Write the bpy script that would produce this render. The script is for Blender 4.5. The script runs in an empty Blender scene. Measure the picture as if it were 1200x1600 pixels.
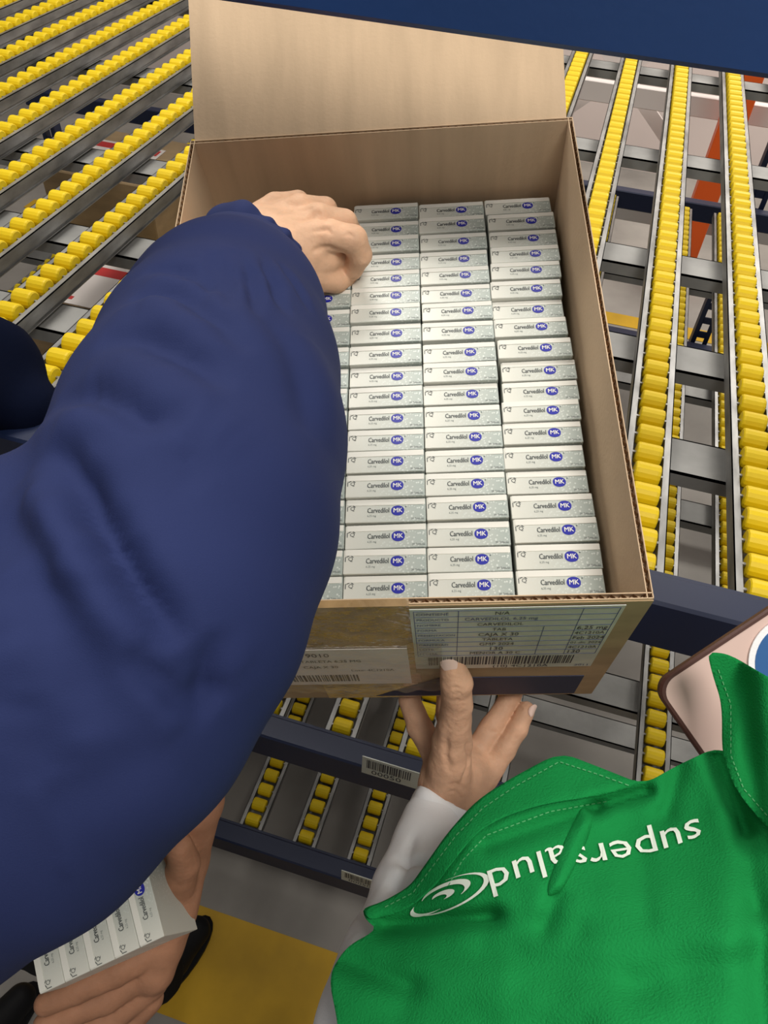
import bpy, math, random
import numpy as np
from mathutils import Vector, Matrix, noise
random.seed(4)
S=0.8; HC=2.4
scene=bpy.context.scene
COL=scene.collection
# ---------------------------------------------------------------- camera frame
Fv=Vector((-.160,.662,-.729)).normalized()
Rv=Vector((.961,.292,.04)); Rv=(Rv-Fv*Rv.dot(Fv)).normalized()
Uv=Rv.cross(Fv).normalized()
CAM=Vector((0,0,HC)); FP=1200.0
nF,nR,nU,nC=[np.array(v) for v in (Fv,Rv,Uv,CAM)]
def cv(x,y,z): return Rv*x-Uv*y+Fv*z
def W(px,py,t): return CAM+cv((px-600)/FP*t,(py-800)/FP*t,t)
def proj(P):
    q=np.asarray(P)-nC; t=q@nF
    return 600+FP*(q@nR)/t, 800-FP*(q@nU)/t, t
# ---------------------------------------------------------------- materials
MATS={}
def M(name,col,rough=.5,metal=0,var=None,bump=None,sss=0,coat=0,spec=.5,alpha=1):
    if name in MATS: return MATS[name]
    m=bpy.data.materials.new(name); m.use_nodes=True; nt=m.node_tree
    b=nt.nodes['Principled BSDF']
    b.inputs['Base Color'].default_value=(*col,1); b.inputs['Roughness'].default_value=rough
    b.inputs['Metallic'].default_value=metal; b.inputs['Specular IOR Level'].default_value=spec; b.inputs['Alpha'].default_value=alpha
    if sss:
        b.inputs['Subsurface Weight'].default_value=sss; b.inputs['Subsurface Radius'].default_value=(.012,.005,.003)
        b.inputs['Subsurface Scale'].default_value=.4
    if coat: b.inputs['Coat Weight'].default_value=coat; b.inputs['Coat Roughness'].default_value=.15
    tc=nt.nodes.new('ShaderNodeTexCoord')
    if var:
        sc,amt,stretch=var
        mp=nt.nodes.new('ShaderNodeMapping'); mp.inputs['Scale'].default_value=stretch
        n=nt.nodes.new('ShaderNodeTexNoise'); n.inputs['Scale'].default_value=sc; n.inputs['Detail'].default_value=5
        r=nt.nodes.new('ShaderNodeValToRGB')
        r.color_ramp.elements[0].position=.3; r.color_ramp.elements[1].position=.7
        r.color_ramp.elements[0].color=(*[max(0,c*(1-amt)) for c in col],1)
        r.color_ramp.elements[1].color=(*[min(1,c*(1+amt)) for c in col],1)
        nt.links.new(tc.outputs['Object'],mp.inputs[0]); nt.links.new(mp.outputs[0],n.inputs['Vector'])
        nt.links.new(n.outputs['Fac'],r.inputs[0]); nt.links.new(r.outputs[0],b.inputs['Base Color'])
    if bump:
        n=nt.nodes.new('ShaderNodeTexNoise'); n.inputs['Scale'].default_value=bump[0]; n.inputs['Detail'].default_value=4
        bp=nt.nodes.new('ShaderNodeBump'); bp.inputs['Strength'].default_value=bump[1]; bp.inputs['Distance'].default_value=.002
        nt.links.new(tc.outputs['Object'],n.inputs['Vector']); nt.links.new(n.outputs['Fac'],bp.inputs['Height'])
        nt.links.new(bp.outputs[0],b.inputs['Normal'])
        if coat: nt.links.new(bp.outputs[0],b.inputs['Coat Normal'])
    MATS[name]=m; return m
card_in=M('cardboard',(.57,.42,.275),.85,var=(9,.10,(6,1,.6)),bump=(300,.12),spec=.2)
card_edge=M('corrugated_core',(.26,.14,.06),.9,var=(60,.3,(1,1,1)))
card_front=M('cardboard_outer',(.37,.26,.145),.75,var=(10,.2,(1,1,3)),bump=(35,.3),spec=.3)
tape_m=M('packing_tape',(.26,.17,.08),.10,var=(30,.5,(1,1,1)),bump=(60,1.0),coat=1)
clear_m=M('clear_tape',(.55,.44,.28),.08,bump=(60,1.0),coat=1,alpha=.30)
paper_m=M('label_paper',(.49,.51,.45),.4,var=(14,.14,(1,1,1)),bump=(38,.7),coat=.35)
ink=M('printing_ink',(.03,.03,.04),.6)
inkb=M('blue_ink',(.05,.07,.20),.6)
navyprint=M('navy_print',(.010,.018,.06),.6)
steel=M('galvanised_steel',(.29,.29,.285),.5,.75,var=(14,.35,(3,1,3)))
steel2=M('dull_steel',(.28,.28,.27),.6,.45,var=(8,.3,(1,1,1)))
yellow=M('yellow_plastic',(.78,.56,.006),.5,var=(5,.15,(1,1,1)),spec=.35)
beamblue=M('blue_powder_coat',(.006,.036,.14),.5,var=(4,.15,(1,1,1)),bump=(160,.1))
beamdark=M('dark_blue_powder_coat',(.005,.012,.045),.5)
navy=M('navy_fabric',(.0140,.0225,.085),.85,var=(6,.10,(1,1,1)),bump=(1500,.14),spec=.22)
navyshade=M('shaded_navy_fabric',(.003,.005,.016),.95,bump=(900,.2),spec=.05)  # jacket navy again, with the far sleeve's shade put into the colour
green=M('green_fabric',(.010,.215,.052),.95,var=(7,.12,(1,1,1)),bump=(800,.5),spec=.03)
stitch=M('light_green_thread',(.08,.34,.13),.8)
whitecloth=M('white_cotton',(.90,.90,.92),.9,bump=(700,.15),spec=.15)
embro=M('white_embroidery',(.66,.73,.64),.9)
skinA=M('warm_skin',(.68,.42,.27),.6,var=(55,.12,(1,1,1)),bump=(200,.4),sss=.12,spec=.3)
skinD=M('shaded_tan_skin',(.34,.17,.10),.65,var=(55,.12,(1,1,1)),bump=(200,.4),sss=.12,spec=.2)  # same person's skin, shade on the carton-holding hand put into the colour
skinB=M('tan_skin',(.62,.37,.24),.6,var=(45,.16,(1,1,1)),bump=(200,.45),sss=.12,spec=.3)
nailm=M('fingernail',(.86,.64,.55),.25,coat=.5)
black=M('black_fabric',(.010,.011,.014),.9,spec=.1)
shoem=M('black_leather',(.006,.006,.007),.6,spec=.2)
orange=M('orange_paint',(.90,.13,.015),.45)
redp=M('red_print',(.55,.03,.03),.5)
whitep=M('white_paint',(.76,.70,.67),.6)
greyp=M('grey_paint',(.34,.33,.32),.6)
concrete=M('concrete',(.30,.28,.255),.65,var=(3,.25,(1,1,1)))
ypaint=M('yellow_floor_paint',(.58,.34,.010),.6,var=(5,.22,(1,1,1)))
wallm=M('painted_wall',(.70,.60,.56),.8,var=(.8,.12,(1,1,1)))
pink=M('rose_phone_back',(.70,.51,.45),.3,coat=.4)
brown=M('brown_phone_case',(.07,.025,.018),.4)
bluepl=M('blue_badge',(.03,.12,.33),.35)
mkblue=M('logo_blue',(.010,.014,.30),.45)
grey=M('grey_print',(.06,.07,.07),.5)
silverg=M('pale_print',(.11,.14,.135),.5)
def carton_mat():
    m=bpy.data.materials.new('carton_board'); m.use_nodes=True; nt=m.node_tree; b=nt.nodes['Principled BSDF']
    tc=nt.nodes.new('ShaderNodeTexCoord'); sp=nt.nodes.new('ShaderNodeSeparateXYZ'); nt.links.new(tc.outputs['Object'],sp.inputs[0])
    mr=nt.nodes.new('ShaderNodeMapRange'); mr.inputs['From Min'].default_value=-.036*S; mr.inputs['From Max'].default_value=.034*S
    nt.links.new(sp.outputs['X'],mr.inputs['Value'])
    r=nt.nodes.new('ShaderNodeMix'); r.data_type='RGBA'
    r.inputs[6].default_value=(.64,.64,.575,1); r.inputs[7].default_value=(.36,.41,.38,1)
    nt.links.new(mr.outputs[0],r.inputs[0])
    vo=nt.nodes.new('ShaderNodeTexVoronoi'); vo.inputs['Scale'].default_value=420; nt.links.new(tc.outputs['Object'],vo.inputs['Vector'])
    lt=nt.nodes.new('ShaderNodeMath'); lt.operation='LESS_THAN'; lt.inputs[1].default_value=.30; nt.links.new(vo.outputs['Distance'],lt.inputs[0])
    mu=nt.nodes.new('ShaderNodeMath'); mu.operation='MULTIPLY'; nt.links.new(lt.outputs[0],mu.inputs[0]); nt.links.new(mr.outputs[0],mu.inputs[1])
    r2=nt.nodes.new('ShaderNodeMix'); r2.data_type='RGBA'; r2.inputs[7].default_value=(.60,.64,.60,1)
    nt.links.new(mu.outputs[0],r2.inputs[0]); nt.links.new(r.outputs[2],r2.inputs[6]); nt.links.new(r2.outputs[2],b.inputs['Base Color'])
    b.inputs['Roughness'].default_value=.42; b.inputs['Metallic'].default_value=.08
    return m
cartonm=carton_mat()
cartonw=M('white_board',(.70,.695,.635),.5)
# ---------------------------------------------------------------- mesh builder
class MB:
    def __init__(s): s.v=[];s.f=[];s.mi=[]
    def add(s,v,f,mi=0):
        o=len(s.v); s.v+= [tuple(x) for x in v]; s.f+=[tuple(i+o for i in q) for q in f]; s.mi+=[mi]*len(f); return s
    def box(s,lo,hi,mi=0,mat=None):
        x0,y0,z0=lo;x1,y1,z1=hi
        v=[(x0,y0,z0),(x1,y0,z0),(x1,y1,z0),(x0,y1,z0),(x0,y0,z1),(x1,y0,z1),(x1,y1,z1),(x0,y1,z1)]
        if mat is not None: v=[mat@Vector(p) for p in v]
        return s.add(v,[(0,3,2,1),(4,5,6,7),(0,1,5,4),(1,2,6,5),(2,3,7,6),(3,0,4,7)],mi)
    def rbox(s,lo,hi,c,mi=0):
        v=[];f=[]
        m=[(lo[i]+hi[i])/2 for i in range(3)]; h=[(hi[i]-lo[i])/2 for i in range(3)]
        idx={}
        for sx in (-1,1):
            for sy in (-1,1):
                for sz in (-1,1):
                    for ax in range(3):
                        p=[sx*h[0],sy*h[1],sz*h[2]]
                        for k in range(3):
                            if k!=ax: p[k]-=(sx,sy,sz)[k]*c
                        idx[(sx,sy,sz,ax)]=len(v); v.append(tuple(m[k]+p[k] for k in range(3)))
        def face(keys):
            q=[idx[k] for k in keys]; P=[Vector(v[i])-Vector(m) for i in q]
            n=(P[1]-P[0]).cross(P[2]-P[1]); ctr=sum(P,Vector())/len(P)
            f.append(tuple(q if n.dot(ctr)>0 else q[::-1]))
        for ax in range(3):
            u,w=(ax+1)%3,(ax+2)%3
            for s0 in (-1,1):
                ks=[]
                for a,b_ in ((-1,-1),(1,-1),(1,1),(-1,1)):
                    t=[0,0,0]; t[ax]=s0;t[u]=a;t[w]=b_; ks.append((*t,ax))
                face(ks)
            for a in (-1,1):
                for b_ in (-1,1):
                    def key(e_,axx): 
                        t=[0,0,0]; t[ax]=e_;t[u]=a;t[w]=b_; return (*t,axx)
                    face([key(-1,u),key(1,u),key(1,w),key(-1,w)])
        for sx in (-1,1):
            for sy in (-1,1):
                for sz in (-1,1): face([(sx,sy,sz,k) for k in range(3)])
        return s.add(v,f,mi)
    def sub(s,o,mat=None,mi=None):
        v=list(o.v) if mat is None else [mat@Vector(p) for p in o.v]
        k=len(s.v); nf=[tuple(i+k for i in q) for q in o.f]; nm=list(o.mi) if mi is None else [mi]*len(o.f)
        s.v+=[tuple(x) for x in v]; s.f+=nf; s.mi+=nm; return s
def mk(name,mb,mats,parent=None,local=False,smooth=False,label=None,cat=None,group=None,kind=None,origin=None):
    me=bpy.data.meshes.new(name); V=np.array(mb.v,dtype=float)
    if not np.isfinite(V).all(): raise RuntimeError('nan in '+name)
    mxi=max(max(q) for q in mb.f)
    if mxi>=len(V) or min(min(q) for q in mb.f)<0: raise RuntimeError('index in '+name)
    ob=bpy.data.objects.new(name,me)
    if parent is None:
        if not local:
            o=np.array(origin) if origin is not None else np.array([V[:,0].mean(),V[:,1].mean(),V[:,2].min()])
            V=V-o; ob.location=[float(a) for a in o]
    elif not local: V=V-np.array(parent.location)
    me.from_pydata([(float(p[0]),float(p[1]),float(p[2])) for p in V],[],mb.f)
    for m in (mats if isinstance(mats,list) else [mats]): me.materials.append(m)
    if any(mb.mi): me.polygons.foreach_set('material_index',mb.mi)
    if smooth: me.polygons.foreach_set('use_smooth',[True]*len(me.polygons))
    me.validate(); me.update(); COL.objects.link(ob)
    if parent is not None: ob.parent=parent
    if label: ob['label']=label
    if cat: ob['category']=cat
    if group: ob['group']=group
    if kind: ob['kind']=kind
    return ob
def empty(name,loc,label,cat,mat=None,group=None):
    e=bpy.data.objects.new(name,None); e.empty_display_size=.05
    COL.objects.link(e)
    if mat is not None:
        e.location=mat.to_translation(); e.rotation_euler=mat.to_euler()
    else: e.location=loc
    e['label']=label; e['category']=cat
    if group: e['group']=group
    return e
TXT={}
def text(s,size,ax='LEFT'):
    key=(s,size,ax)
    if key in TXT: return TXT[key]
    c=bpy.data.curves.new('t','FONT'); c.body=s; c.size=size; c.align_x=ax; c.align_y='CENTER'; c.resolution_u=2
    o=bpy.data.objects.new('t',c); me=o.to_mesh()
    mb=MB().add([v.co[:] for v in me.vertices],[tuple(p.vertices) for p in me.polygons])
    o.to_mesh_clear(); bpy.data.objects.remove(o); bpy.data.curves.remove(c)
    if not mb.v: raise RuntimeError('empty text '+s)
    TXT[key]=mb; return mb
def fit(s,width,ax='LEFT',size=1.0,squeeze=1.0):
    mb=text(s,size,ax); xs=[p[0] for p in mb.v]; k=width/(max(xs)-min(xs))
    r=MB(); r.v=[(p[0]*k,p[1]*k*squeeze,0) for p in mb.v]; r.f=list(mb.f); r.mi=list(mb.mi); return r
T=Matrix.Translation
# ---------------------------------------------------------------- SDF modelling (continuous bodies)
def snets(V,o,h):
    nx,ny,nz=V.shape; acc=np.zeros((nx-1,ny-1,nz-1,3),np.float32); cnt=np.zeros((nx-1,ny-1,nz-1),np.uint8)
    def c(a): return V[a[0]:nx-1+a[0],a[1]:ny-1+a[1],a[2]:nz-1+a[2]]
    for ax in range(3):
        for u in (0,1):
            for w in (0,1):
                a=[0,0,0]; a[(ax+1)%3]=u; a[(ax+2)%3]=w; b=list(a); b[ax]=1
                va,vb=c(a),c(b); ii=np.nonzero((va<0)!=(vb<0)); A_=va[ii]; t=A_/(A_-vb[ii])
                for k in range(3): acc[ii[0],ii[1],ii[2],k]+=a[k]+(t if k==ax else 0)
                cnt[ii]+=1
    act=cnt>0; idx=-np.ones(act.shape,np.int32); idx[act]=np.arange(act.sum())
    P=(np.argwhere(act)+acc[act]/cnt[act][:,None].astype(float))*h+o
    Fs=[]; In=V<0
    for ax in range(3):
        u,w=(ax+1)%3,(ax+2)%3
        A=np.moveaxis(In,(ax,u,w),(0,1,2)); I=np.moveaxis(idx,(ax,u,w),(0,1,2))
        a=A[:-1,1:-1,1:-1]; b=A[1:,1:-1,1:-1]
        q=[I[:,:-1,:-1],I[:,1:,:-1],I[:,1:,1:],I[:,:-1,1:]]
        m=a&~b; Fs.append(np.stack([k[m] for k in q],1))
        m=b&~a; Fs.append(np.stack([k[m] for k in q[::-1]],1))
    return P,np.concatenate(Fs)
def smin(a,b,k):
    h=np.clip(.5+.5*(b-a)/k,0,1); return b*(1-h)+a*h-k*h*(1-h)
def sdf_mesh(groups,h,kin=.012,kout=.008,base=0):
    allp=[(np.array(p),r) for g in groups for p,r in g]
    lo=np.min([p-r for p,r in allp],0)-3*h; hi=np.max([p+r for p,r in allp],0)+3*h
    n=np.ceil((hi-lo)/h).astype(int)+1
    X=(lo[0]+h*np.arange(n[0])).astype(np.float32)[:,None,None]
    Y=(lo[1]+h*np.arange(n[1])).astype(np.float32)[None,:,None]
    Z=(lo[2]+h*np.arange(n[2])).astype(np.float32)[None,None,:]
    def chain(g,k):
        D=None
        for (a,ra),(b,rb) in zip(g[:-1],g[1:]):
            a=[float(q) for q in a]; b=[float(q) for q in b]; ab=[b[i]-a[i] for i in range(3)]; L=sum(q*q for q in ab)+1e-12
            t=np.clip(((X-a[0])*ab[0]+(Y-a[1])*ab[1]+(Z-a[2])*ab[2])/L,0,1)
            d=np.sqrt((X-a[0]-t*ab[0])**2+(Y-a[1]-t*ab[1])**2+(Z-a[2]-t*ab[2])**2)-(ra+(rb-ra)*t)
            D=d if D is None else smin(D,d,k)
        return D
    B=None
    for g in groups[:base+1]:
        d=chain(g,kin*.5); B=d if B is None else smin(B,d,kin)
    Rr=B
    for g in groups[base+1:]:
        Rr=np.minimum(Rr,smin(B,chain(g,.003),kout))
    return snets(Rr,lo,h)
def P3(lst): return [(W(a,b,c),r) for a,b,c,r in lst]
def smooth_pf(P,Fq,it=2,lam=.5):
    P=P.copy()
    E=np.concatenate([Fq[:,[0,1]],Fq[:,[1,2]],Fq[:,[2,3]],Fq[:,[3,0]]])
    n=len(P)
    for _ in range(it):
        A=np.zeros_like(P)
        for k in range(3): A[:,k]=np.bincount(E[:,0],P[E[:,1],k],n)+np.bincount(E[:,1],P[E[:,0],k],n)
        C=np.bincount(E[:,0],minlength=n)+np.bincount(E[:,1],minlength=n)
        P+=lam*(A/np.maximum(C,1)[:,None]-P)
    return P
def vnorm(P,Fq):
    fn=np.cross(P[Fq[:,2]]-P[Fq[:,0]],P[Fq[:,3]]-P[Fq[:,1]]); N=np.zeros_like(P)
    for j in range(4):
        for k in range(3): N[:,k]+=np.bincount(Fq[:,j],fn[:,k],len(P))
    return N/np.maximum(np.linalg.norm(N,axis=1),1e-12)[:,None]
def crease(P,Fq,lines,ridge=.55,lw=2.0):
    """cut creases along lines on the surface; a fold roll rises on one side (sign of the 4th value)"""
    N=vnorm(P,Fq); px,py,t=proj(P); disp=np.zeros(len(P))
    for ln in lines:
        pts,a,w=ln[:3]; side=ln[3] if len(ln)>3 else 0
        dense=[]
        for i in range(len(pts)-1):
            p0=pts[max(i-1,0)];p1=pts[i];p2=pts[i+1];p3=pts[min(i+2,len(pts)-1)]
            for k in range(4):
                u=k/4
                dense.append(tuple(.5*((2*p1[j])+(-p0[j]+p2[j])*u+(2*p0[j]-5*p1[j]+4*p2[j]-p3[j])*u*u+(-p0[j]+3*p1[j]-3*p2[j]+p3[j])*u**3) for j in (0,1)))
        dense.append(pts[-1])
        Q=[]
        for (x,y) in dense:
            d=(px-x)**2+(py-y)**2; near=d<(12**2)
            if not near.any(): near=d<=d.min()+1
            i=np.where(near)[0]; Q.append(P[i[np.argmin(t[i])]])
        dm=np.full(len(P),9.); tot=len(Q)-1; bestu=np.zeros(len(P)); sg=np.zeros(len(P))
        for k in range(tot):
            A,B=Q[k],Q[k+1]; ab=B-A; u=np.clip(((P-A)@ab)/(ab@ab+1e-9),0,1)
            d=np.linalg.norm(P-A-u[:,None]*ab,axis=1); m=d<dm; dm[m]=d[m]; bestu[m]=(k+u[m])/tot
            s=np.cross(ab/(np.linalg.norm(ab)+1e-9),P-A)@nF; sg[m]=s[m]
        env=np.clip(np.minimum(bestu,1-bestu)*3,0,1)**.8
        if side:
            sd_=sg*side
            prof=-a*np.exp(-(dm/w)**2)+ridge*a*np.exp(-((dm-lw*w)/(1.6*w))**2)*(1/(1+np.exp(-np.clip(sd_/(w*.5),-30,30))))
        else: prof=-a*np.exp(-(dm/w)**2)+.4*ridge*a*np.exp(-((dm-lw*w)/(1.4*w))**2)
        disp+=env*prof
    return P+N*disp[:,None]
def pf(P,Fq,mi=0): return MB().add(P.tolist(),Fq.tolist(),mi)
def noise_disp(P,Fq,amp,sc,aniso=(1,1,1)):
    N=vnorm(P,Fq); d=np.array([noise.noise(Vector((p[0]*sc*aniso[0],p[1]*sc*aniso[1],p[2]*sc*aniso[2]))) for p in P.tolist()])
    return P+N*(amp*d)[:,None]
# ---------------------------------------------------------------- setting
mk('floor',MB().box((-7,-3,-.1),(6,9,0)),concrete,label='grey concrete warehouse floor',kind='structure')
mk('wall_back',MB().box((-7,6.2,0),(6,6.4,5)),wallm,label='pale painted warehouse wall',kind='structure')
mk('trim_1',MB().box((-3.5,.26,.0005),(2.5,.53,.003)),ypaint,label='yellow painted line on the concrete floor',kind='structure')
mk('trim_2',MB().box((-3.5,4.0,.0005),(2.5,4.12,.003)),ypaint,label='yellow painted floor line behind the rack',kind='structure')
# ---------------------------------------------------------------- flow rack frame
rack=empty('flow_rack',(-.6,.66,0),'navy blue carton flow rack with galvanised cross bars','shelf')
def beam(y,z0,z1,m,nm='beam'):
    b=MB().rbox((-2.9,y,z0),(1.25,y+.05,z1),.004)
    b.box((-2.9,y+.05,z0+.01),(1.25,y+.056,z1-.005))
    return mk(nm,b,m,parent=rack)
Zl=[HC-.76,HC-1.46,HC-2.16]
beam(.645,HC-.175,HC-.06,beamblue)
beam(.64,HC-.835,HC-.745,beamdark)
beam(.64,HC-1.53,HC-1.44,beamdark)
beam(.64,HC-2.225,HC-2.14,beamdark)
for z in Zl: beam(3.55,z-.09,z-.01,beamdark)
for li,z in enumerate(Zl):
    for y in ([.98,1.26,1.62,2.2,2.9] if li<2 else [1.3,2.4]):
        b=MB().box((-2.85,y,z-.066),(1.2,y+.085,z-.062)).box((-2.85,y,z-.09),(1.2,y+.003,z-.062)).box((-2.85,y+.082,z-.09),(1.2,y+.085,z-.062))
        mk('crossbar',b,steel2,parent=rack,label='galvanised steel cross bar')
def upright(x,y,m):
    b=MB().box((x-.04,y-.003,0),(x-.018,y+.003,HC+.2)).box((x+.018,y-.003,0),(x+.04,y+.003,HC+.2))
    b.box((x-.04,y,0),(x-.036,y+.06,HC+.2)).box((x+.036,y,0),(x+.04,y+.06,HC+.2))
    for k in range(34): b.box((x-.02,y-.003,k*.08),(x+.02,y+.003,k*.08+.035))
    mk('upright',b,m,parent=rack,label='perforated steel upright')
for x in (-2.86,1.2):
    upright(x,.70,beamdark); upright(x,3.62,beamdark)
upright(.70,3.64,beamdark)
def barlabel(px,py,wd,ht):
    d=W(px,py,1)-CAM; t=(.6385-CAM.y)/d.y; p=CAM+d*t
    b=MB().box((p.x-wd/2,.6378,p.z-ht/2),(p.x+wd/2,.6396,p.z+ht/2),0)
    x=p.x-wd*.42
    random.seed(int(px))
    while x<p.x+wd*.3:
        w=random.choice([.0012,.002,.003]); b.box((x,.6372,p.z-ht*.1),(x+w,.6379,p.z+ht*.38),1); x+=w+random.choice([.0015,.0025])
    tt=fit('00050',wd*.5,'CENTER'); b.sub(tt,T((p.x-.01,.6374,p.z-ht*.3))@Matrix.Rotation(math.pi/2,4,'X'),1)
    mk('shelf_label',b,[paper_m,ink],parent=rack,label='white barcode label')
barlabel(612,1208,.12,.070); barlabel(568,1378,.12,.068)
# ---------------------------------------------------------------- roller tracks
def roller_mesh():
    prof=[(-.0190,.004),(-.0190,.0145),(-.0175,.0168),(-.0140,.0175),(.0140,.0175),(.0175,.0168),(.0190,.0145),(.0190,.004)]
    n=16; b=MB(); v=[];f=[]
    for x,r in prof:
        for k in range(n): v.append((x,r*math.cos(2*math.pi*k/n),r*math.sin(2*math.pi*k/n)))
    for i in range(len(prof)-1):
        for k in range(n): f.append((i*n+k,i*n+(k+1)%n,(i+1)*n+(k+1)%n,(i+1)*n+k))
    f.append(tuple(range(n))[::-1]); f.append(tuple((len(prof)-1)*n+k for k in range(n)))
    b.add(v,f)
    return b
rm=roller_mesh(); rme=None
lanesX=[.335-.158*k for k in range(-1,17)]
Y0,Y1=.705,3.5; pitch=.0450; RZ=-.0178
def rails(x,z,y0=Y0,y1=Y1):
    b=MB()
    b.box((x-.030,y0,z-.052),(x+.030,y1,z-.050))
    for s in (-1,1):
        a,c=sorted((x+s*.0235,x+s*.025)); b.box((a,y0,z-.052),(c,y1,z-.016))
        a,c=sorted((x+s*.025,x+s*.034)); b.box((a,y0,z-.018),(c,y1,z-.016))
        a,c=sorted((x+s*.0325,x+s*.034)); b.box((a,y0,z-.040),(c,y1,z-.016))
    b.box((x-.03,y0-.012,z-.052),(x+.03,y0-.010,z-.004))
    y=y0+.022
    while y<min(y1,2.2):
        b.box((x-.0240,y-.002,z+RZ-.002),(x+.0240,y+.002,z+RZ+.002)); y+=pitch
    return b
for i,x in enumerate(lanesX):
    tr=empty('roller_track',(x,Y0,Zl[0]),'galvanised roller track with yellow plastic rollers, top of flow rack','conveyor',group='roller tracks on the upper level')
    mk('rail',rails(x,Zl[0]),steel,parent=tr,label='galvanised channel rail')
    rest=MB(); cnt=0; y=Y0+.022
    while y<Y1-.02:
        q=proj((x,y,Zl[0]))
        vis=-20<q[0]<1220 and -20<q[1]<1620 and not (330<q[0]<870 and 230<q[1]<1000) and not (q[0]>300 and q[0]<880 and q[1]<230)
        if vis and cnt<98:
            if rme is None:
                o=mk('roller',rm,yellow,parent=tr,local=True,smooth=False,label='yellow plastic roller'); rme=o.data
            else:
                o=bpy.data.objects.new('roller',rme); COL.objects.link(o); o.parent=tr; o['label']='yellow plastic roller'
            o.location=(0,y-Y0,RZ); cnt+=1
        else: rest.sub(rm,T((x,y,Zl[0]+RZ)))
        y+=pitch
    if rest.v: mk('roller_run',rest,yellow,parent=tr,smooth=False,kind='stuff',label='run of yellow plastic rollers')
def lane_low(x,z,g):
    tr=empty('roller_track',(x,Y0,z),'galvanised roller track with yellow plastic rollers, lower shelf','conveyor',group=g)
    mk('rail',rails(x,z),steel,parent=tr,label='galvanised channel rail')
    b=MB(); y=Y0+.022
    while y<Y1-.02: b.sub(rm,T((x,y,z+RZ))); y+=pitch
    mk('roller_run',b,yellow,parent=tr,smooth=False,kind='stuff',label='run of yellow plastic rollers')
for k in range(-1,15):
    if k in (1,9): continue
    lane_low(.40-.158*k,Zl[1],'roller tracks on the middle level')
for k in (2,3,4,5,6,7): lane_low(.30-.158*k,Zl[2],'roller tracks on the bottom level')
def stock(x,y,z,sx,sy,sz,lab):
    e=empty('cardboard_box',(x,y,z),lab,'box')
    b=MB().rbox((x-sx,y-sy,z),(x+sx,y+sy,z+sz),.004); mk('box_body',b,card_front,parent=e)
    mk('tape',MB().box((x-.03,y-sy-.0008,z+sz-.06),(x+.03,y+sy+.0008,z+sz+.0012)),tape_m,parent=e)
    mk('box_label',MB().box((x-sx*.75,y-sy*.6,z+sz+.0012),(x+sx*.6,y+sy*.5,z+sz+.003),0).box((x-sx*.7,y+sy*.2,z+sz+.003),(x+sx*.55,y+sy*.42,z+sz+.0035),1).box((x-sx*.65,y-sy*.5,z+sz+.003),(x-sx*.1,y-sy*.42,z+sz+.0035),1),[whitep,redp],parent=e,label='white paper label with red print')
stock(-1.12,1.45,Zl[1]+.001,.17,.17,.42,'brown carton with white and red label, middle shelf')
stock(-1.72,2.55,Zl[1]+.001,.22,.2,.22,'brown taped carton standing on the middle shelf')
pr=empty('pallet_rack',(.5,4.6,0),'orange and white pallet racking behind the flow rack','shelf')
mk('post',MB().rbox((.53,4.4,0),(.66,4.5,2.6),.004),orange,parent=pr)
mk('post',MB().rbox((1.5,4.4,0),(1.6,4.5,2.6),.004),greyp,parent=pr)
for z in (.35,.95): mk('rack_beam',MB().rbox((-.6,4.55,z),(1.6,4.6,z+.1),.004),greyp if z<.9 else whitep,parent=pr)
bb=MB()
for (x0,z0,x1,z1) in ((-.5,.6,.5,1.5),(-.5,1.5,.5,.6)):
    d=Vector((x1-x0,0,z1-z0)); L=d.length; a=-math.atan2(d.z,d.x)
    bb.box((0,0,-.035),(L,.02,.035),0,T((x0,4.75,z0))@Matrix.Rotation(a,4,'Y'))
mk('brace',bb,whitep,parent=pr,label='white crossed brace')
# ---------------------------------------------------------------- the open case
dcam=Vector((.003,-.887,.461)).normalized(); wcam=Vector((.9975,-.030,-.064)); wcam=(wcam-dcam*wcam.dot(dcam)).normalized()
w_=cv(*wcam).normalized(); d_=cv(*dcam).normalized(); n_=w_.cross(d_).normalized()
BW,BD,BH,TH=.41,.54,.272,.005
Fpt=CAM+cv(.197,.063,.56)
org=Fpt-w_*(BW/2)+d_*(BD/2)-n_*BH
BM=Matrix(((w_.x,d_.x,n_.x,org.x),(w_.y,d_.y,n_.y,org.y),(w_.z,d_.z,n_.z,org.z),(0,0,0,1)))
case=empty('cardboard_box',None,'large open cardboard case full of medicine cartons, tilted on the rack','box',mat=BM)
X,Y,H=BW/2,BD/2,BH
b=MB(); e=.006
b.box((-X,-Y,0),(X,Y,TH),1)
b.box((-X,-Y,TH),(-X+TH,Y,H-e)); b.box((X-TH,-Y,TH),(X,Y,H-e)); b.box((-X+TH,Y-TH,TH),(X-TH,Y,H-e))
b.box((-X+TH,-Y,TH),(X-TH,-Y+TH,H-e))
def edge(p0,p1,inw):
    p0=Vector(p0);p1=Vector(p1);d=(p1-p0);L=d.length;d.normalize();n=Vector(inw)
    for off in (0,TH-.0008):
        q=[p0+n*off,p1+n*off,p1+n*(off+.0008),p0+n*(off+.0008)]
        v=[x.copy() for x in q]+[x+Vector((0,0,e)) for x in q]
        b.add(v,[(0,1,2,3),(4,5,6,7),(0,1,5,4),(1,2,6,5),(2,3,7,6),(3,0,4,7)],0)
    N=int(L/.0020); v=[]
    for i in range(N+1):
        s=.5+.5*math.sin(i*math.pi/2.0); pt=p0+d*(L*i/N)+n*(.0008+(TH-.0016)*s)
        v+=[pt,pt+Vector((0,0,e*.8))]
    b.add(v,[(2*i,2*i+2,2*i+3,2*i+1) for i in range(N)],2)
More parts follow.
